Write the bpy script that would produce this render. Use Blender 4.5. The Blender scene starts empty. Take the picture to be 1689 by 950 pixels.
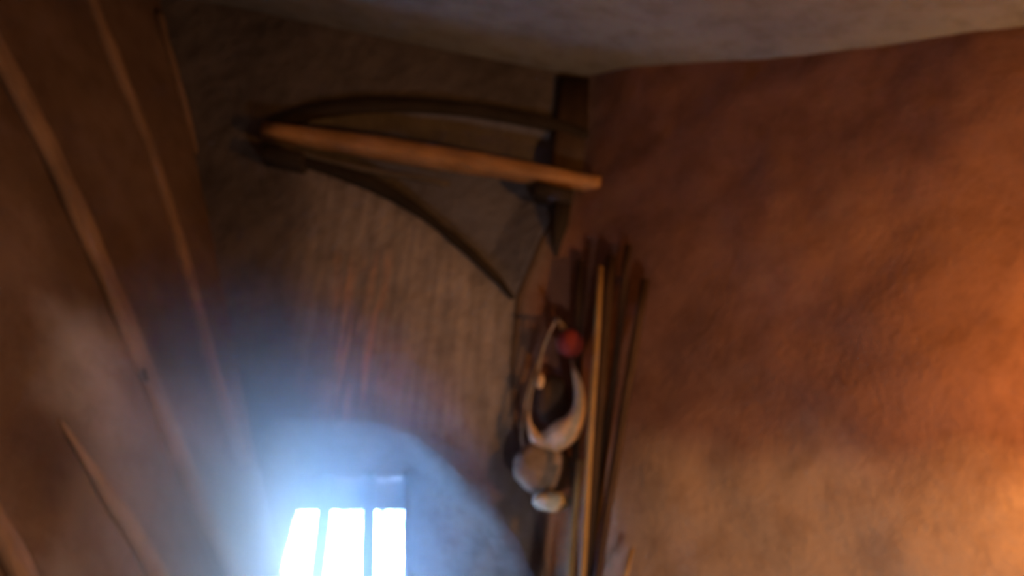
import bpy, math, random
import numpy as np
from mathutils import Vector, Matrix, noise
random.seed(7); rng = np.random.default_rng(7)
S = bpy.context.scene; C = S.collection

# ------------------------------------------------------------------ camera, sky, exposure
F = 1300.0; W_, H_ = 1689.0, 950.0
CAM = Vector((0, 0, 1.5))
ROT = Matrix.Rotation(math.radians(90 + 18), 3, 'X') @ Matrix.Rotation(math.radians(5), 3, 'Z')
cd = bpy.data.cameras.new('camera'); cam = bpy.data.objects.new('camera', cd); C.objects.link(cam)
cam.matrix_world = Matrix.Translation(CAM) @ ROT.to_4x4()
cd.sensor_width = 36; cd.lens = 36 * F / W_
cd.clip_start = .02
cd.dof.use_dof = True; cd.dof.focus_distance = .6; cd.dof.aperture_fstop = 4.6    # the photograph is out of focus
S.camera = cam
S.view_settings.view_transform = 'Standard'; S.view_settings.look = 'None'
S.view_settings.exposure = 0.22; S.view_settings.gamma = 1; S.view_settings.use_curve_mapping = False
wd = bpy.data.worlds.new('world'); S.world = wd; wd.use_nodes = True
bg = wd.node_tree.nodes['Background']
bg.inputs['Color'].default_value = (.32, .57, 1.0, 1); bg.inputs['Strength'].default_value = 72.0
S.cycles.max_bounces = 5; S.cycles.diffuse_bounces = 3; S.cycles.volume_bounces = 0; S.cycles.volume_step_rate = 4; S.cycles.volume_max_steps = 64; S.cycles.caustics_reflective = False; S.cycles.caustics_refractive = False

# ------------------------------------------------------------------ helpers
def ray(px, py):
    return ROT @ Vector(((px - W_/2) / F, -(py - H_/2) / F, -1))
def at_y(px, py, Y):
    d = ray(px, py); return CAM + d * (Y / d.y)
def at_plane(px, py, p0, n):
    d = ray(px, py); return CAM + d * ((p0 - CAM).dot(n) / d.dot(n))

def tag(o, label, cat, group=None):
    o['label'] = label; o['category'] = cat
    if group: o['group'] = group
    return o
def empty(name, loc, label, cat, group=None):
    o = bpy.data.objects.new(name, None); o.empty_display_size = .05
    C.objects.link(o); o.location = loc; return tag(o, label, cat, group)
class MB:
    """collects geometry (world coordinates) for one mesh"""
    def __init__(s): s.v = []; s.f = []; s.uv = []
    def sweep(s, pts, prof, scales=None, up=Vector((0, -1, 0)), cap=True, jit=0, uvs=True, round_ends=False):
        pts = [Vector(p) for p in pts]; n = len(pts); m = len(prof)
        if scales is None: scales = [1] * n
        base = len(s.v); L = 0
        for i, p in enumerate(pts):
            t = (pts[min(i+1, n-1)] - pts[max(i-1, 0)]).normalized()
            side = t.cross(up)
            if side.length < 1e-5: side = t.cross(Vector((1, 0, 0)))
            side.normalize(); u2 = side.cross(t).normalized()
            if i: L += (p - pts[i-1]).length
            sc = scales[i]
            if not isinstance(sc, (tuple, list)): sc = (sc, sc)
            for j, (a, b) in enumerate(prof):
                q = p + side * (a * sc[0]) + u2 * (b * sc[1])
                if jit: q = q + noise.noise_vector(q * 9) * jit
                s.v.append(q); s.uv.append((j / m * .3, L))
        for i in range(n - 1):
            for j in range(m):
                k = (j + 1) % m
                s.f.append((base + i*m + j, base + i*m + k, base + (i+1)*m + k, base + (i+1)*m + j))
        if cap:
            s.f.append(tuple(base + j for j in reversed(range(m))))
            s.f.append(tuple(base + (n-1)*m + j for j in range(m)))
        return s
    def grid(s, nu, nv, fn, keep=None):
        base = len(s.v)
        for j in range(nv):
            for i in range(nu):
                q = fn(i / (nu - 1), j / (nv - 1)); s.v.append(Vector(q)); s.uv.append((i/(nu-1), j/(nv-1)))
        for j in range(nv - 1):
            for i in range(nu - 1):
                if keep is None or keep(i, j):
                    a = base + j*nu + i; s.f.append((a, a + 1, a + nu + 1, a + nu))
        return s
    def box(s, c, ax, ay, az, bev=.15):
        """box with chamfered long edges; ax, ay, az are half-extent vectors"""
        c = Vector(c); k = 1 - bev
        prof = [(1, k), (k, 1), (-k, 1), (-1, k), (-1, -k), (-k, -1), (k, -1), (1, -k)]
        base = len(s.v)
        for t, kk in ((-1, .9), (-.93, 1), (.93, 1), (1, .9)):
            for j, (a, b) in enumerate(prof):
                s.v.append(c + az * t + ax * a * kk + ay * b * kk); s.uv.append((j / 8 * .3, t * az.length))
        for i in range(3):
            for j in range(8):
                k2 = (j + 1) % 8
                s.f.append((base+i*8+j, base+i*8+k2, base+(i+1)*8+k2, base+(i+1)*8+j))
        s.f.append(tuple(base + j for j in reversed(range(8)))); s.f.append(tuple(base + 24 + j for j in range(8)))
        return s
    def ball(s, c, rx, ry, rz, nu=20, nv=12, fn=None):
        c = Vector(c); base = len(s.v)
        for j in range(nv + 1):
            th = math.pi * j / nv
            for i in range(nu):
                ph = 2 * math.pi * i / nu
                d = Vector((math.sin(th)*math.cos(ph), math.sin(th)*math.sin(ph), math.cos(th)))
                k = fn(d) if fn else 1
                s.v.append(c + Vector((d.x*rx, d.y*ry, d.z*rz)) * k); s.uv.append((i/nu, j/nv))
        for j in range(nv):
            for i in range(nu):
                k = (i + 1) % nu
                s.f.append((base+j*nu+i, base+(j+1)*nu+i, base+(j+1)*nu+k, base+j*nu+k))
        return s
    def build(s, name, mat, parent=None, origin=None, smooth=True):
        o0 = Vector(origin) if origin is not None else (Vector(parent.location) if parent else Vector())
        if parent is not None and parent.parent is not None: o0 = Vector(parent.location) + Vector(parent.parent.location)
        me = bpy.data.meshes.new(name)
        me.from_pydata([tuple(v - o0) for v in s.v], [], s.f)
        uvl = me.uv_layers.new(name='UVMap')
        idx = np.empty(len(me.loops), dtype=np.int32); me.loops.foreach_get('vertex_index', idx)
        uvl.data.foreach_set('uv', np.array(s.uv, dtype=np.float32)[idx].ravel())
        if smooth: me.polygons.foreach_set('use_smooth', [True] * len(me.polygons))
        me.materials.append(M[mat]); me.update()
        o = bpy.data.objects.new(name, me); C.objects.link(o)
        if parent is not None: o.parent = parent
        else: o.location = o0
        return o
def structure(o, label=None):
    o['kind'] = 'structure'
    if label: o['label'] = label
    return o
def circ(n): return [(math.cos(2*math.pi*j/n), math.sin(2*math.pi*j/n)) for j in range(n)]
def beamprof(w, h, k=.72):
    return [(w, h*k), (w*k, h), (-w*k, h), (-w, h*k), (-w, -h*k), (-w*k, -h), (w*k, -h), (w, -h*k)]
def spline(pts, n):
    """Catmull-Rom resample of Vectors"""
    P = [2*pts[0]-pts[1]] + list(pts) + [2*pts[-1]-pts[-2]]; out = []
    segs = len(pts) - 1
    for i in range(n):
        t = i / (n - 1) * segs; k = min(int(t), segs - 1); t -= k
        a, b, c, d = P[k:k+4]
        out.append(.5*((2*b)+(c-a)*t+(2*a-5*b+4*c-d)*t*t+(3*b-a-3*c+d)*t**3))
    return out

# ------------------------------------------------------------------ materials
M = {}
class NB:
    def __init__(s, name):
        m = bpy.data.materials.new(name); m.use_nodes = True; s.m = m; s.t = m.node_tree; s.b = s.t.nodes['Principled BSDF']; M[name] = m
    def n(s, t, **k):
        x = s.t.nodes.new(t)
        for a, v in k.items(): setattr(x, a, v)
        return x
    def l(s, a, b): s.t.links.new(a, b)
    def attr(s, name):
        x = s.n('ShaderNodeAttribute'); x.attribute_name = name; return x.outputs['Fac']
    def noise(s, vec, scale, detail=5, rough=.6, sc=(1, 1, 1)):
        mp = s.n('ShaderNodeMapping'); mp.inputs['Scale'].default_value = sc; s.l(vec, mp.inputs['Vector'])
        x = s.n('ShaderNodeTexNoise'); x.inputs['Scale'].default_value = scale; x.inputs['Detail'].default_value = detail; x.inputs['Roughness'].default_value = rough
        s.l(mp.outputs[0], x.inputs['Vector']); return x.outputs['Fac']
    def ramp(s, fac, stops):
        r = s.n('ShaderNodeValToRGB'); e = r.color_ramp.elements
        while len(e) < len(stops): e.new(.5)
        for q, (p, c) in zip(e, stops): q.position = p; q.color = (*c, 1)
        s.l(fac, r.inputs['Fac']); return r.outputs['Color']
    def mix(s, a, b, fac, mode='MIX'):
        x = s.n('ShaderNodeMix', data_type='RGBA', blend_type=mode)
        for sock, v in ((x.inputs[0], fac), (x.inputs[6], a), (x.inputs[7], b)):
            if hasattr(v, 'is_output'): s.l(v, sock)
            elif isinstance(v, tuple): sock.default_value = (*v, 1)
            else: sock.default_value = v
        return x.outputs[2]
    def bump(s, h, strength, dist):
        x = s.n('ShaderNodeBump'); x.inputs['Strength'].default_value = strength; x.inputs['Distance'].default_value = dist
        s.l(h, x.inputs['Height']); s.l(x.outputs[0], s.b.inputs['Normal'])
def plaster(name, c1, c2, c3, scale=2.2, rough=.8, bump=.5, blot=.55, patch=None, edge=None):
    k = NB(name); g = k.n('ShaderNodeNewGeometry').outputs['Position']
    a = k.noise(g, scale, 3, .65); b = k.noise(g, scale * 6, 3, .7); c = k.noise(g, 48, 1, .7)
    col = k.ramp(a, [(.3, c1), (.5, c2), (.72, c3)])
    if patch: col = k.mix(col, patch, k.attr('patch'))
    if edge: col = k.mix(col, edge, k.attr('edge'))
    spots = k.ramp(b, [(.34, (.68, .63, .59)), (blot, (1, 1, 1))])
    col = k.mix(col, spots, .6, 'MULTIPLY')
    k.l(col, k.b.inputs['Base Color']); k.b.inputs['Roughness'].default_value = rough
    k.b.inputs['Specular IOR Level'].default_value = .25
    k.bump(c, bump*.7, .01)
    return k
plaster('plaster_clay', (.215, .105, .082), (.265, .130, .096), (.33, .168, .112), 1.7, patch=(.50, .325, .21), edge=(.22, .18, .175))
plaster('plaster_ceiling', (.215, .215, .225), (.265, .26, .255), (.32, .30, .255), 1.8, .85, .35)
plaster('plaster_lining', (.10, .058, .036), (.155, .098, .066), (.23, .15, .11), 1.6, patch=(.58, .57, .62))  # patch colour: limewash with cool window light painted in
plaster('earth_floor', (.12, .085, .06), (.17, .12, .085), (.22, .16, .12), 3, .9)
# back wall: dark grey-brown plaster, slate-grey where recessed, a paler patch with vertical water runs
k = NB('plaster_grey'); g = k.n('ShaderNodeNewGeometry').outputs['Position']
a = k.noise(g, 2, 3, .65); b = k.noise(g, 13, 3, .7); st = k.noise(g, 3.6, 3, .6, (8, 8, .6)); c = k.noise(g, 24, 1)
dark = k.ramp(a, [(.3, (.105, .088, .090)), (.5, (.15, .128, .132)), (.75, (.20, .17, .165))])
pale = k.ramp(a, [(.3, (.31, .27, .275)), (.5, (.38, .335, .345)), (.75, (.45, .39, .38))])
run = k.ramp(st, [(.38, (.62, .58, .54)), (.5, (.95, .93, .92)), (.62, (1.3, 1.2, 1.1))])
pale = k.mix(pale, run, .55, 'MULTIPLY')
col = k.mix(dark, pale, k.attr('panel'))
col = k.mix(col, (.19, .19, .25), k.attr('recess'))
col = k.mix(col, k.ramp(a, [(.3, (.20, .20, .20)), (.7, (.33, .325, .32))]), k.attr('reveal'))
pk = k.n('ShaderNodeMath', operation='MULTIPLY'); k.l(k.attr('pink'), pk.inputs[0]); k.l(k.ramp(k.noise(g, 4, 3, .5, (14, 14, .8)), [(.48, (0, 0, 0)), (.58, (1, 1, 1))]), pk.inputs[1])
col = k.mix(col, (.62, .38, .30), pk.outputs[0])
col = k.mix(col, k.ramp(b, [(.35, (.6, .57, .54)), (.55, (1, 1, 1))]), .5, 'MULTIPLY')
k.l(col, k.b.inputs['Base Color']); k.b.inputs['Roughness'].default_value = .82; k.b.inputs['Specular IOR Level'].default_value = .25
k.bump(c, .5, .015)
def wood(name, c1, c2, rough=.7, spec=.3, patch=None):
    k = NB(name); uv = k.n('ShaderNodeUVMap').outputs[0]
    g = k.noise(uv, 6, 3, .65, (14, 1, 1)); g2 = k.noise(k.n('ShaderNodeNewGeometry').outputs['Position'], 5, 2)
    col = k.ramp(g, [(.3, c1), (.7, c2)])
    if patch: col = k.mix(col, patch, k.attr('patch'))
    col = k.mix(col, k.ramp(g2, [(.35, (.6, .58, .55)), (.65, (1.15, 1.12, 1.08))]), .7, 'MULTIPLY')
    k.l(col, k.b.inputs['Base Color']); k.b.inputs['Roughness'].default_value = rough; k.b.inputs['Specular IOR Level'].default_value = spec
    k.bump(g, .35, .006); return k
wood('wood_honey', (.38, .19, .075), (.62, .34, .15), .5, .45)
wood('wood_dark', (.030, .021, .016), (.060, .044, .034), .8)
wood('wood_post', (.25, .155, .10), (.38, .25, .175), .65, patch=(.74, .71, .71))  # patch: paint remnants, brightened to carry the window light
wood('wood_stick_dark', (.055, .030, .018), (.10, .058, .036), .6)
wood('cane', (.42, .25, .09), (.66, .44, .19), .45, .45)
wood('wood_lath', (.13, .105, .085), (.20, .165, .135), .7)
wood('wood_frame', (.17, .19, .22), (.26, .28, .31), .6)
def plain(name, c, rough=.7, spec=.3, var=.25, scale=14, metal=0):
    k = NB(name); g = k.noise(k.n('ShaderNodeNewGeometry').outputs['Position'], scale, 5)
    k.l(k.ramp(g, [(.3, tuple(x*(1-var) for x in c)), (.7, tuple(min(1, x*(1+var)) for x in c))]), k.b.inputs['Base Color'])
    k.b.inputs['Roughness'].default_value = rough; k.b.inputs['Specular IOR Level'].default_value = spec; k.b.inputs['Metallic'].default_value = metal
    k.bump(g, .2, .004); return k
plain('red_paint', (.24, .035, .028), .85)
plain('cream_leather', (.80, .56, .36), .55)
plain('dark_lining', (.10, .062, .042), .85)
plain('sacking', (.30, .22, .17), .85, .2, .3, 30)
plain('white_cloth', (.85, .74, .58), .7)
plain('cord', (.45, .36, .28), .8)
plain('iron', (.05, .045, .042), .5, .5, .3, 20, .8)
plain('thatch', (.30, .25, .15), .8)
k = NB('pane_glass'); k.t.nodes.remove(k.b)
fr = k.n('ShaderNodeFresnel'); fr.inputs['IOR'].default_value = 1.45
tr = k.n('ShaderNodeBsdfTransparent'); tr.inputs['Color'].default_value = (.95, .97, 1, 1)
gl = k.n('ShaderNodeBsdfGlossy'); gl.inputs['Roughness'].default_value = .05
mx = k.n('ShaderNodeMixShader'); k.l(fr.outputs[0], mx.inputs[0]); k.l(tr.outputs[0], mx.inputs[1]); k.l(gl.outputs[0], mx.inputs[2])
k.l(mx.outputs[0], k.t.nodes['Material Output'].inputs['Surface'])
plain('brass', (.5, .33, .12), .35, .5, .15, 10, 1)
for nm_, col_, st_ in (('lamp_glow', (1, .40, .075), 420), ('fill_glow', (1, .84, .70), 185)):
  k = NB(nm_); k.b.inputs['Base Color'].default_value = (1, .6, .25, 1)
  k.b.inputs['Emission Color'].default_value = (*col_, 1); k.b.inputs['Emission Strength'].default_value = st_

# ------------------------------------------------------------------ room shell
YB = 2.9                                             # back wall face
def bk(px, py, off=0): return at_y(px, py, YB - off)
pc = bk(962, 125); XC = pc.x                         # corner back wall / right wall
A_R = math.radians(40); DR = Vector((math.cos(A_R), -math.sin(A_R), 0)); NR = Vector((-math.sin(A_R), -math.cos(A_R), 0))
PR = Vector((XC, YB, 0))                             # right wall plane, NR points into the room
def rt(px, py, off=0): return at_plane(px, py, PR + NR * off, NR)
e0 = bk(266, 0); e1 = bk(462, 950)                   # left edge of the back wall
EU = (e0 - e1).normalized(); a_l = math.radians(15)
DL = Vector((-math.sin(a_l), -math.cos(a_l), 0)); NL = DL.cross(EU).normalized()
if NL.x < 0: NL = -NL
def lf(px, py, off=0): return at_plane(px, py, e1 + NL * off, NL)
# ceiling plane through three points of its edge
c0, c1, c2 = bk(962, 125), bk(300, 0), rt(1689, 55)
NC = (c1 - c0).cross(c2 - c0).normalized()
if NC.z > 0: NC = -NC
def ceil_z(x, y): return c0.z - (NC.x*(x-c0.x) + NC.y*(y-c0.y)) / NC.z
print('corner', c0, 'ceil left', c1, 'ceil right', c2, 'ceil over cam', ceil_z(0, 0), 'back', ceil_z(0, -2), 'NC', NC)
print('e0', e0, 'e1', e1)

def poly_dist(P, poly):
    d = np.full(len(P), 1e9); ins = np.zeros(len(P), bool)
    for i in range(len(poly)):
        a = np.array(poly[i]); b = np.array(poly[(i+1) % len(poly)]); ab = b - a
        t = np.clip(((P - a) @ ab) / (ab @ ab + 1e-12), 0, 1)
        d = np.minimum(d, np.linalg.norm(P - (a + t[:, None]*ab), axis=1))
        c = ((a[1] > P[:, 1]) != (b[1] > P[:, 1])) & (P[:, 0] < (b[0]-a[0])*(P[:, 1]-a[1])/(b[1]-a[1]+1e-12)+a[0])
        ins ^= c
    return d, ins
def xz(v): return (v.x, v.z)
DW = .24                                             # depth of the splayed window reveal
WP = {'tl': (502, 786), 'tr': (667, 786), 'br': (668, 1075), 'bl': (424, 1085)}
Wc = {q: at_y(*p, YB + DW) for q, p in WP.items()}
win_poly = [xz(Wc[q]) for q in ('tl', 'tr', 'br', 'bl')]
arch_px = [(395, 1120), (405, 950), (418, 800), (432, 720), (470, 690), (540, 686), (620, 694), (690, 722), (750, 768), (810, 822), (855, 880), (885, 950), (905, 1120)]
arch_poly = [xz(bk(*p)) for p in arch_px]
# region above/right of the dark curved brace lies a little deeper than the plaster panel under it
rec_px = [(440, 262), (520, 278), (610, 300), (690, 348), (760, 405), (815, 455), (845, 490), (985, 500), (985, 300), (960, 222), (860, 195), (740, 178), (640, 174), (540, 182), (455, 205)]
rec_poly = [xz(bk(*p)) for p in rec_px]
tab = sorted([(bk(px, py).z, bk(px, py).x) for px, py in ((968, 60), (966, 130), (958, 220), (938, 310), (890, 400), (852, 490), (842, 600), (846, 700), (870, 800), (893, 900), (915, 1000), (930, 1150))])
def fillet_x(z): return min(float(np.interp(z, [q[0] for q in tab], [q[1] for q in tab])), XC - .015)
x0, x1, z0, z1 = -2.2, XC + .45, -.02, 4.3
nx, nz = 320, 400
gx = np.linspace(x0, x1, nx); gz = np.linspace(z0, z1, nz)
P = np.stack(np.meshgrid(gx, gz), -1).reshape(-1, 2)
dA, iA = poly_dist(P, arch_poly); dWn, iW = poly_dist(P, win_poly); dR, iR = poly_dist(P, rec_poly)
t = np.where(iA, np.where(iW, 1, np.clip(dA/(dA+dWn+1e-6), 0, 1)), 0)
t = t * np.clip(dA/.09, 0, 1)**.6                      # worn round edge
dep = DW * t**.9 + np.where(iR, .06*np.clip(dR/.07, 0, 1), 0) * np.clip((np.interp(P[:, 1], [q[0] for q in tab], [q[1] for q in tab]) - .015 - P[:, 0])/.16, 0, 1)
rough = np.array([noise.noise(Vector((p[0]*2.2, p[1]*2.2, 3.1)))*.018 + noise.noise(Vector((p[0]*9, p[1]*9, 7)))*.005 for p in P])
fx = np.minimum(np.interp(P[:, 1], [q[0] for q in tab], [q[1] for q in tab]), XC - .015)
near = np.clip((fx - P[:, 0])/.15, 0, 1)             # flush with the right wall at the corner, behind it beyond
yy = YB + dep + rough * (1 - t) * near + .08*np.clip((P[:, 0] - fx - .004)/.05, 0, 1)
inner = iW & (dWn > 0.0)
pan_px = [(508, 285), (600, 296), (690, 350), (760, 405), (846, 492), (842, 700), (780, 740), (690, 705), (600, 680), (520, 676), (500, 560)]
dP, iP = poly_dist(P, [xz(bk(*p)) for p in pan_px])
pk_px = [(545, 420), (650, 420), (655, 640), (545, 690), (535, 560)]
dK, iK = poly_dist(P, [xz(bk(*p)) for p in pk_px])
wob = np.array([noise.noise(Vector((p[0]*6, p[1]*2.5, 1))) for p in P])
sgn = lambda d, i: np.where(i, d, -d)
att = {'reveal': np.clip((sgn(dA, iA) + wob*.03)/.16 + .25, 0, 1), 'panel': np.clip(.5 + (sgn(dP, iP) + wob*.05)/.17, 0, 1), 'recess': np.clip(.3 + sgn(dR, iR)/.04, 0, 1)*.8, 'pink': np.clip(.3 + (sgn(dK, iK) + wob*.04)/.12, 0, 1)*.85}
m = MB()
m.v = [Vector((p[0], y, p[1])) for p, y in zip(P, yy)]; m.uv = [(p[0], p[1]) for p in P]
for j in range(nz-1):
    for i in range(nx-1):
        q = (j*nx+i, j*nx+i+1, (j+1)*nx+i+1, (j+1)*nx+i)
        if all(inner[k] for k in q): continue
        m.f.append(q)
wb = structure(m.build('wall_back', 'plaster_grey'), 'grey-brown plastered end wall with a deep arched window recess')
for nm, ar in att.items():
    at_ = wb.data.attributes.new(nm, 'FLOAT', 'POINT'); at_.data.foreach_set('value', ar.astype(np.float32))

def rough_plane(nu, nv, fn, n, amp=.03, f=1.6):
    m = MB()
    def g(u, v):
        q = Vector(fn(u, v)); return q + n * (noise.noise(q*f)*amp + noise.noise(q*f*4)*amp*.3)
    return m.grid(nu, nv, g)
# right wall with a rounded inner corner that swells out lower down
def plan_at(z):
    a = Vector((fillet_x(z), YB - .006, 0)); b = Vector((XC, YB, 0)); rc = (b - a).length; c = b + DR * max(rc, .08); out = [a + Vector((.01, .25, 0)), a.copy()]
    for i in range(11):
        s = i/10; out.append((1-s)**2*a + 2*s*(1-s)*b + s*s*c)
    for i in range(1, 90): out.append(c + DR * (i * .035))
    turn = out[-1].copy()
    for i in range(1, 40): out.append(turn + Vector((.3*math.sin(i/39*1.5), -i*.08, 0)))
    return out
m = MB(); nzr = 150
for j in range(nzr):
    z = -.02 + 4.3 * j/(nzr-1); plan = plan_at(z)
    for i, p in enumerate(plan):
        q = Vector((p.x, p.y, z)); amp = min(1, max(0, i-2)/11)
        m.v.append(q + NR * amp * (noise.noise(q*1.5)*.05 + noise.noise(q*5)*.015 + noise.noise(q*14)*.005)); m.uv.append((i*.03, z))
n_ = len(plan)
m.f = [(j*n_+i, j*n_+i+1, (j+1)*n_+i+1, (j+1)*n_+i) for j in range(nzr-1) for i in range(n_-1)]
def set_attr(o, nm, fn):
    vals = np.array([fn(v.co) for v in o.data.vertices], dtype=np.float32)
    at_ = o.data.attributes.new(nm, 'FLOAT', 'POINT'); at_.data.foreach_set('value', vals)
zd = rt(1150, 745).z                                 # paler band low on the clay wall
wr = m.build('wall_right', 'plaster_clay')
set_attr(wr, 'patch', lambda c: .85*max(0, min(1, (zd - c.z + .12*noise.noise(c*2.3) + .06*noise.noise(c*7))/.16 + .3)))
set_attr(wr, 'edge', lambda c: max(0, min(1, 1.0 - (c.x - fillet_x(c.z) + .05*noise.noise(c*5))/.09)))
structure(wr, 'reddish-brown mottled clay plaster wall glowing orange at the right')
xr, yr = plan[-1].x, plan[-1].y
# left wall, leaning
zt = 4.6
def lw(u, v):
    s0 = (-.05 - e1.z)/EU.z; s1 = (zt - e1.z)/EU.z
    return e1 + EU*(s0 + (s1-s0)*v) + DL*(u*5.2 - .02)
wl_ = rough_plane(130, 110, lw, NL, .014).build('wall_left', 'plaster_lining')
lp0, lp1 = lf(210, 560), lf(420, 690)
def lime_and_light(c):                                         # limewash remains, paled and cooled to paint in the window light
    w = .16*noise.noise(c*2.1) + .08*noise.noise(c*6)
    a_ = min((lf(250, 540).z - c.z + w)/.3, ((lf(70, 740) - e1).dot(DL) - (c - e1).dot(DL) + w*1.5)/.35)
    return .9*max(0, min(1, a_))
set_attr(wl_, 'patch', lime_and_light)
structure(wl_, 'brown leaning side wall with pale limewash and painted-in window light near the window')
m = MB(); m.grid(60, 60, lambda u, v: (lambda x, y: Vector((x, y, ceil_z(x, y) + .03*noise.noise(Vector((x*1.1, y*1.1, 0))))))(-3.6 + 7.6*u, -2.4 + 5.6*v))
structure(m.build('ceiling', 'plaster_ceiling'), 'pale grey uneven plaster ceiling')
m = MB(); m.grid(40, 40, lambda u, v: Vector((-3.6 + 7.6*u, -2.4 + 5.6*v, .01*noise.noise(Vector((u*9, v*9, 0))))))
structure(m.build('floor', 'earth_floor'))
# front wall behind the camera
m = MB(); yf = -2.0
for (a, b, c, d) in ((-3.6, 4.0, 0, 5.2),):
    base = len(m.v)
    for (x, z) in ((a, c), (b, c), (b, d), (a, d)): m.v.append(Vector((x, yf, z))); m.uv.append((x, z))
    m.f.append((base, base+1, base+2, base+3))
structure(m.build('wall_front', 'plaster_lining', smooth=False))

# ------------------------------------------------------------------ window
wl = Wc['bl']; wroot = bpy.data.objects.new('window_1', None); C.objects.link(wroot); wroot.location = (wl + Wc['br'])/2
structure(wroot, 'small barred window with white daylight outside in an arched recess')
def wpt(px, py, off=0): return at_y(px, py, YB + DW - off)
ins_ = .012
def stile(name, a, b, w, h, off, mat='wood_frame', label=None):
    o = MB().sweep([wpt(*a, off), wpt((a[0]+b[0])/2, (a[1]+b[1])/2, off), wpt(*b, off)], beamprof(w, h), jit=.002).build(name, mat, wroot)
    if label: o['label'] = label
    return o
stile('frame_stile', (498, 780), (420, 1085), .012, .03, .0)
stile('frame_stile', (671, 780), (672, 1078), .012, .03, .0)
stile('frame_rail', (420, 1082), (676, 1076), .02, .03, .0)
# header board at the top, bars run across its front
hb = MB().box((wpt(480, 807) + wpt(676, 807))/2 + Vector((0, .02, 0)), (wpt(676, 807)-wpt(480, 807))/2, Vector((0, .012, 0)), Vector((0, 0, 1)) * ((wpt(580, 772)-wpt(580, 842)).z/2), .05)
o = hb.build('header_board', 'wood_frame', wroot); o['label'] = 'dim blue-grey board across the top of the window'
stile('bar', (543, 782), (508, 1080), .024, .012, .02)
stile('bar', (610, 782), (603, 1078), .024, .012, .02)
for (a, b, c, d) in (((492, 842), (537, 842), (508, 1078), (428, 1080)), ((547, 842), (605, 842), (598, 1076), (516, 1078)), ((614, 842), (667, 842), (667, 1074), (608, 1076))):
    m = MB(); m.v = [wpt(*q, -.012) for q in (a, b, c, d)] + [wpt(*q, -.016) for q in (a, b, c, d)]; m.uv = [(0, 0)]*8
    m.f = [(0, 1, 2, 3), (7, 6, 5, 4), (0, 4, 5, 1), (1, 5, 6, 2), (2, 6, 7, 3), (3, 7, 4, 0)]
    m.build('pane', 'pane_glass', wroot, smooth=False)
# ragged fringe of thatch outside the panes
m = MB()
for i in range(70):
    px = random.uniform(556, 668); ln = random.choice((8, 12, 16, 22, 30)) * (1.3 if px > 612 else .6)
    a = at_y(px, 832, YB+DW+.10); b = at_y(px + random.uniform(-4, 1), 842 + ln, YB+DW+.10+random.uniform(-.02, .03))
    m.sweep([a, (a+b)/2 + Vector((random.uniform(-.004, .004), 0, 0)), b], circ(4), [.0025, .002, .0006])
for i in range(60):
    y0 = random.uniform(868, 1000); a = at_y(669, y0, YB+DW+.10); b = at_y(669 - random.uniform(3, 16)*(.4+(y0-860)/140), y0 + random.uniform(8, 26), YB+DW+.1)
    m.sweep([a, (a+b)/2, b], circ(4), [.0018, .0015, .0004])
for i in range(46):
    y0 = random.uniform(880, 1010); a = at_y(607, y0+20, YB+DW+.10); b = at_y(612 + random.uniform(4, 18)*(.3+(y0-880)/120), y0 - random.uniform(6, 20), YB+DW+.1)
    m.sweep([a, (a+b)/2, b], circ(4), [.0018, .0015, .0004])
o = m.build('thatch_fringe', 'thatch', None, at_y(612, 836, YB+DW+.1)); o['kind'] = 'stuff'; tag(o, 'ragged straw fringe hanging outside the right window panes', 'thatch')

# ------------------------------------------------------------------ added haze volumes standing in for the blue window glare
def haze(name, c, r, dens, label):
    k = NB(name + '_volume'); k.t.nodes.remove(k.b)
    v = k.n('ShaderNodeVolumeScatter'); v.inputs['Color'].default_value = (.62, .80, 1, 1); v.inputs['Anisotropy'].default_value = .3
    tc = k.n('ShaderNodeTexCoord'); mp = k.n('ShaderNodeMapping'); mp.inputs['Scale'].default_value = (1/r[0], 1/r[1], 1/r[2]); k.l(tc.outputs['Object'], mp.inputs['Vector'])
    gr = k.n('ShaderNodeTexGradient', gradient_type='QUADRATIC_SPHERE'); k.l(mp.outputs[0], gr.inputs['Vector'])
    mu = k.n('ShaderNodeMath', operation='MULTIPLY'); mu.inputs[1].default_value = dens; k.l(gr.outputs['Fac'], mu.inputs[0]); k.l(mu.outputs[0], v.inputs['Density'])
    k.l(v.outputs[0], k.t.nodes['Material Output'].inputs['Volume'])
    o = MB().ball(c, *r, 32, 20).build(name, name + '_volume', None, c); o['kind'] = 'stuff'; return tag(o, label, 'haze')
haze('glare_haze', bk(415, 885, .22), (.48, .34, .58), 2.8, 'added dense bluish haze standing in for glare left of the window')
haze('glare_wisp', bk(300, 940, .55), (1.0, .62, 1.05), 5.5, 'added wide bluish haze standing in for glare over the lower left wall')

# ------------------------------------------------------------------ left wall posts
def post(name, pxs, w, h, mat, label, off=.004, n=24, taper=0):
    pts = spline([lf(*p, off) for p in pxs], n)
    o = MB().sweep(pts, beamprof(w, h, .6), [(1 + .12*noise.noise(Vector((i*.35, w*40, 0)))) * (1 if not taper else min(1, .12 + i/taper)) for i in range(n)], up=NL, jit=.006).build(name, mat, None, pts[-1])
    set_attr(o, 'patch', lambda c: lime_and_light(c + pts[-1]))
    return tag(o, label, 'post', 'timber posts of the left wall')
post('timber_post', [(95, -150), (150, 0), (176, 70), (240, 235), (300, 420), (345, 590), (380, 700), (402, 765)], .026, .022, 'wood_post', 'tan timber post on left wall, lit most strongly of the posts')
post('timber_post', [(262, 20), (276, 80), (332, 280), (372, 430), (400, 560), (422, 690)], .014, .016, 'wood_post', 'thin timber strip where left wall meets the grey wall', .004)
o = post('timber_post', [(-150, -170), (-20, 60), (70, 225), (150, 400), (205, 530), (250, 640), (310, 790), (360, 900), (395, 980)], .042, .02, 'wood_post', 'wide worn timber post with a dark slot, middle of left wall', .004)
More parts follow.
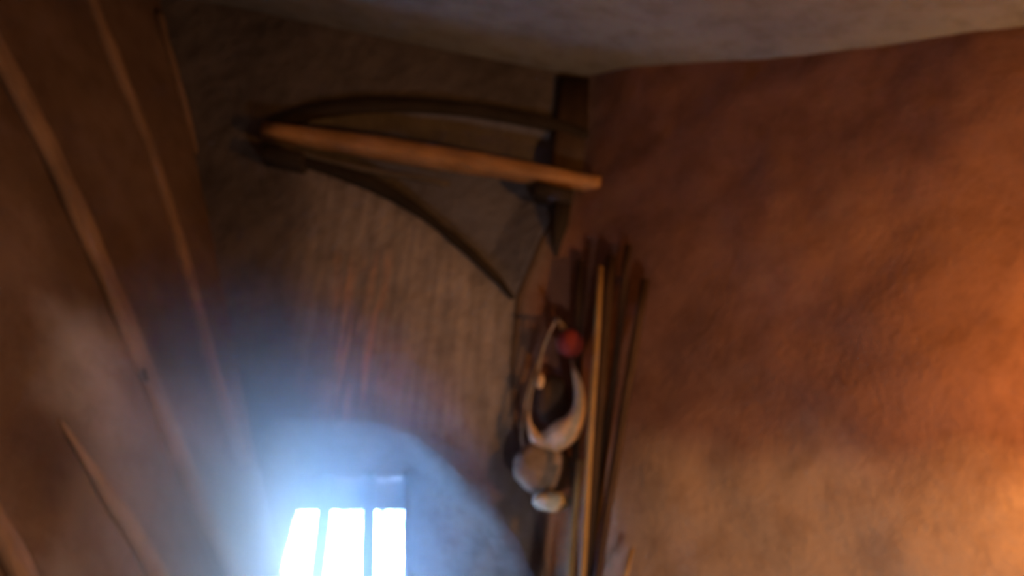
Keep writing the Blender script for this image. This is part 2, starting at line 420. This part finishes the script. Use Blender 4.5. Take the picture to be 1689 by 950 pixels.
p = lf(239, 618, .027); MB().sweep([p - EU*.018 + DL*-.006, p + EU*.018], circ(8), [(.004, .004)]*2, up=NL).build('slot', 'dark_lining', o)
post('timber_post', [(100, 690), (140, 755), (180, 820), (215, 870), (255, 945), (290, 1010)], .03, .016, 'wood_post', 'short pale timber post low on left wall', .004, taper=14)
post('timber_post', [(-60, 780), (-20, 850), (20, 920), (50, 980)], .03, .02, 'wood_post', 'pinkish timber post at the bottom left corner of the photo')

# ------------------------------------------------------------------ beam, arch timbers and brackets on the back wall
def timber(name, pxs, prof, mat, label, cat, off=.03, n=20, scales=None, jit=.004):
    pts = spline([bk(*p, off) for p in pxs], n)
    o = MB().sweep(pts, prof, scales, jit=jit).build(name, mat, None, (pts[0]+pts[-1])/2)
    return tag(o, label, cat)
timber('timber_beam', [(436, 216), (600, 240), (760, 266), (900, 290), (990, 305)], beamprof(.033, .045), 'wood_honey', 'long honey-brown timber beam sloping across the grey wall into the corner', 'beam', .06, 26,
       [.78 + .3*math.sin(math.pi*min(1, i/22)) for i in range(26)])
timber('arch_timber', [(440, 212), (500, 190), (570, 178), (650, 174), (740, 178), (830, 190), (910, 206), (972, 226)], beamprof(.026, .02), 'wood_dark', 'dark shallow arched timber above the honey-brown beam', 'timber', .01, 30)
timber('curved_brace', [(500, 268), (560, 284), (630, 312), (700, 356), (765, 408), (815, 455), (846, 492)], beamprof(.022, .02), 'wood_dark', 'dark curved brace falling from under the beam towards the right', 'timber', .01, 30,
       [(.7 + .5*math.sin(math.pi*min(1, (i/29)*1.6+.1)) if i < 18 else 1.0 - .05*(i-17)) for i in range(30)])
timber('lath', [(452, 240), (530, 262), (610, 280), (690, 294), (740, 304)], beamprof(.010, .012), 'wood_lath', 'thin pale lath just under the honey-brown beam', 'lath', .03, 14)
pa, pb = bk(436, 256, .05), bk(502, 270, .05)
tag(MB().box((pa+pb)/2, Vector((0, -.05, 0)), Vector((.004, 0, .028)), (pb-pa)/2).build('support_block', 'wood_dark', None, (pa+pb)/2), 'dark wooden block under the left end of the beam', 'block')
pts = [bk(950, 132, .004), bk(945, 205, .004), bk(938, 283, .004)]
tag(MB().sweep(pts, beamprof(.075, .022), jit=.006).build('corner_board', 'wood_stick_dark', None, pts[-1]), 'short dark board in the corner between ceiling and beam', 'board')
br = empty('bracket', bk(912, 330), 'dark wooden bracket under the right end of the beam', 'bracket')
pa, pb = bk(882, 316, .04), bk(944, 332, .04)
MB().box((pa+pb)/2, Vector((0, -.055, 0)), Vector((.003, 0, .026)), (pb-pa)/2).build('arm', 'wood_dark', br)
MB().sweep([bk(928, 338, .03), bk(924, 370, .03), bk(918, 400, .02), bk(917, 432, .005)], beamprof(.034, .03), [1, .9, .55, .12]).build('wedge', 'wood_dark', br)

# ------------------------------------------------------------------ sticks leaning in the corner
def corner_pt(px, py, off):
    a = bk(px, py, off); b = rt(px, py, off)
    return a if (a - CAM).length < (b - CAM).length else b
def stick(top, bot, off0, off1, r, mat, label, r1=None):
    a = corner_pt(*top, off0); b = corner_pt(*bot, off1); d = b - a
    e = a + d * ((0.004 - a.z) / d.z)
    n = 16; pts = [a.lerp(e, i/(n-1)) + Vector((noise.noise(Vector((i*.3, top[0], 0)))*.006, 0, 0)) for i in range(n)]
    o = MB().sweep(pts, circ(10), [r + ((r1 or r) - r)*i/(n-1) for i in range(n)], jit=.0015).build('stick', mat, None, pts[-1])
    return tag(o, label, 'stick', 'sticks leaning in the corner')
stick((956, 430), (946, 950), .05, .085, .015, 'wood_stick_dark', 'dark stick nearest the window in the corner bundle, behind the red ball')
stick((990, 440), (960, 950), .09, .19, .011, 'cane', 'golden cane in the corner bundle, brightest of the tall sticks')
stick((1008, 425), (967, 950), .05, .13, .020, 'wood_stick_dark', 'thick dark stick just right of the golden cane')
stick((1036, 405), (975, 950), .045, .085, .014, 'wood_stick_dark', 'thin dark stick reaching highest in the corner bundle')
stick((1064, 462), (984, 950), .05, .135, .016, 'wood_stick_dark', 'rightmost dark stick leaning in the corner bundle')
stick((958, 760), (941, 950), .14, .18, .014, 'cane', 'short greenish-yellow cane at the foot of the corner bundle')
stick((1043, 905), (1032, 950), .06, .08, .007, 'cane', 'small bright yellow cane tip standing apart right of the bundle')

# ------------------------------------------------------------------ things hanging by the sticks
def hp(px, py, off=.10): return corner_pt(px, py, off)
pg0, pg1 = corner_pt(918, 528, -.03), corner_pt(918, 526, .16)
tag(MB().sweep([pg0, pg0.lerp(pg1, .5), pg1], circ(10), [.011, .010, .009], up=Vector((0, 0, 1))).build('wall_peg', 'wood_stick_dark', None, pg0), 'dark wooden peg in the wall above the red ball', 'peg')
rb = empty('red_ball', hp(940, 588), 'faded red ball hanging left of the sticks', 'ball')
MB().ball(hp(940, 566), .048, .042, .052, 24, 14).build('body', 'red_paint', rb)
MB().sweep([hp(938, 548), hp(926, 532), hp(919, 525, .12)], circ(6), [.003]*3).build('cord', 'cord', rb)
hc = empty('hanging_collar', hp(908, 745), 'cream U-shaped padded collar with dark middle hanging on wall', 'collar')
loop_px = [(946, 606), (955, 640), (955, 675), (940, 705), (912, 724), (885, 722), (873, 700), (872, 680)]
lp = spline([hp(*p, .11) for p in loop_px], 30)
lsc = [.006, .010, .013, .015, .016, .017, .018, .020, .023, .027, .031, .036, .042, .047, .050, .050, .048, .044, .038, .031, .027, .023, .019, .016, .013, .010, .008, .006, .005, .004]
MB().sweep(lp, circ(14), lsc, jit=.003).build('padded_loop', 'cream_leather', hc)
MB().ball(hp(912, 660, .075), .062, .035, .088, 24, 16, lambda d: 1 + .08*noise.noise(d*2)).build('inner_pad', 'dark_lining', hc)
MB().ball(hp(891, 626, .11), .016, .012, .034, 16, 10, lambda d: 1 - .35*max(0, d.z)).build('tab', 'cream_leather', hc)
MB().sweep(spline([hp(872, 690), hp(876, 650), hp(889, 610), hp(897, 570), hp(917, 528, .13)], 14), circ(6), [.004]*14).build('cord', 'cord', hc)
MB().sweep(spline([hp(946, 610), hp(940, 585, .06), hp(921, 528, .11)], 10), circ(6), [.004]*10).build('cord', 'cord', hc)
hq = empty('hanging_pouch', hp(908, 850), 'grey-brown pouch with white rounded bottom hanging under the collar', 'pouch')
MB().ball(hp(897, 778, .09), .108, .05, .094, 26, 18, lambda d: (1 + .12*max(0, d.z) + .09*noise.noise(d*2.6)) * (1 - .16*max(0, -d.z))).build('body', 'sacking', hq)
MB().ball(hp(910, 827, .115), .066, .042, .034, 22, 12, lambda d: 1 + .12*noise.noise(d*2)).build('bottom_cap', 'white_cloth', hq)
MB().sweep(spline([hp(868, 745), hp(860, 720, .07), hp(873, 640, .05), hp(914, 530, .10)], 14), circ(6), [.004]*14).build('strap', 'cord', hq)

# ------------------------------------------------------------------ warm lamp on the right wall, past the frame
LP = rt(2200, 690); LO = LP + NR*.40
def proj(v):
    q = ROT.transposed() @ (v - CAM); return (W_/2 + F*q.x/-q.z, H_/2 - F*q.y/-q.z)
print('LAMP', LP, LO, proj(LP), proj(LO))
lm = empty('wall_lamp', LP, 'round glowing warm lamp on an iron arm on the clay wall', 'lamp')
MB().sweep([LP - NR*.03, LP + NR*.03], circ(16), [.05, .045], up=Vector((0, 0, 1))).build('back_plate', 'iron', lm)
MB().sweep(spline([LP, LP + NR*.12 + Vector((0, 0, -.08)), LP + NR*.36 + Vector((0, 0, -.09)), LO + Vector((0, 0, -.05))], 14), circ(8), [.008]*14, up=Vector((.3, .2, .9))).build('arm', 'iron', lm)
MB().ball(LO, .045, .045, .055, 20, 14).build('globe', 'lamp_glow', lm)
# added fill light: unseen oil lamp on an invented table, below the frame
TP = Vector((.72, 1.35, 0))
tb = empty('fill_lamp_table', TP, 'added unseen dark wooden table under the fill lamp', 'table')
MB().box(TP + Vector((0, 0, .62)), Vector((.22, 0, 0)), Vector((0, 0, .014)), Vector((0, .22, 0))).build('table_top', 'wood_dark', tb)
for sx in (-1, 1):
    for sy in (-1, 1): MB().box(TP + Vector((.18*sx, .18*sy, .308)), Vector((.018, 0, 0)), Vector((0, .018, 0)), Vector((0, 0, .303))).build('leg', 'wood_dark', tb)
OP = TP + Vector((0, 0, .635))
ol = empty('fill_lamp', OP, 'added unseen brass oil lamp, a low fill light on the small dark table', 'lamp')
MB().sweep([OP, OP + Vector((0, 0, .02)), OP + Vector((0, 0, .05)), OP + Vector((0, 0, .09)), OP + Vector((0, 0, .11))], circ(20), [.06, .05, .055, .04, .02], up=Vector((1, 0, 0))).build('reservoir', 'brass', ol)
MB().ball(OP + Vector((0, 0, .165)), .05, .05, .06, 20, 14).build('globe', 'fill_glow', ol)
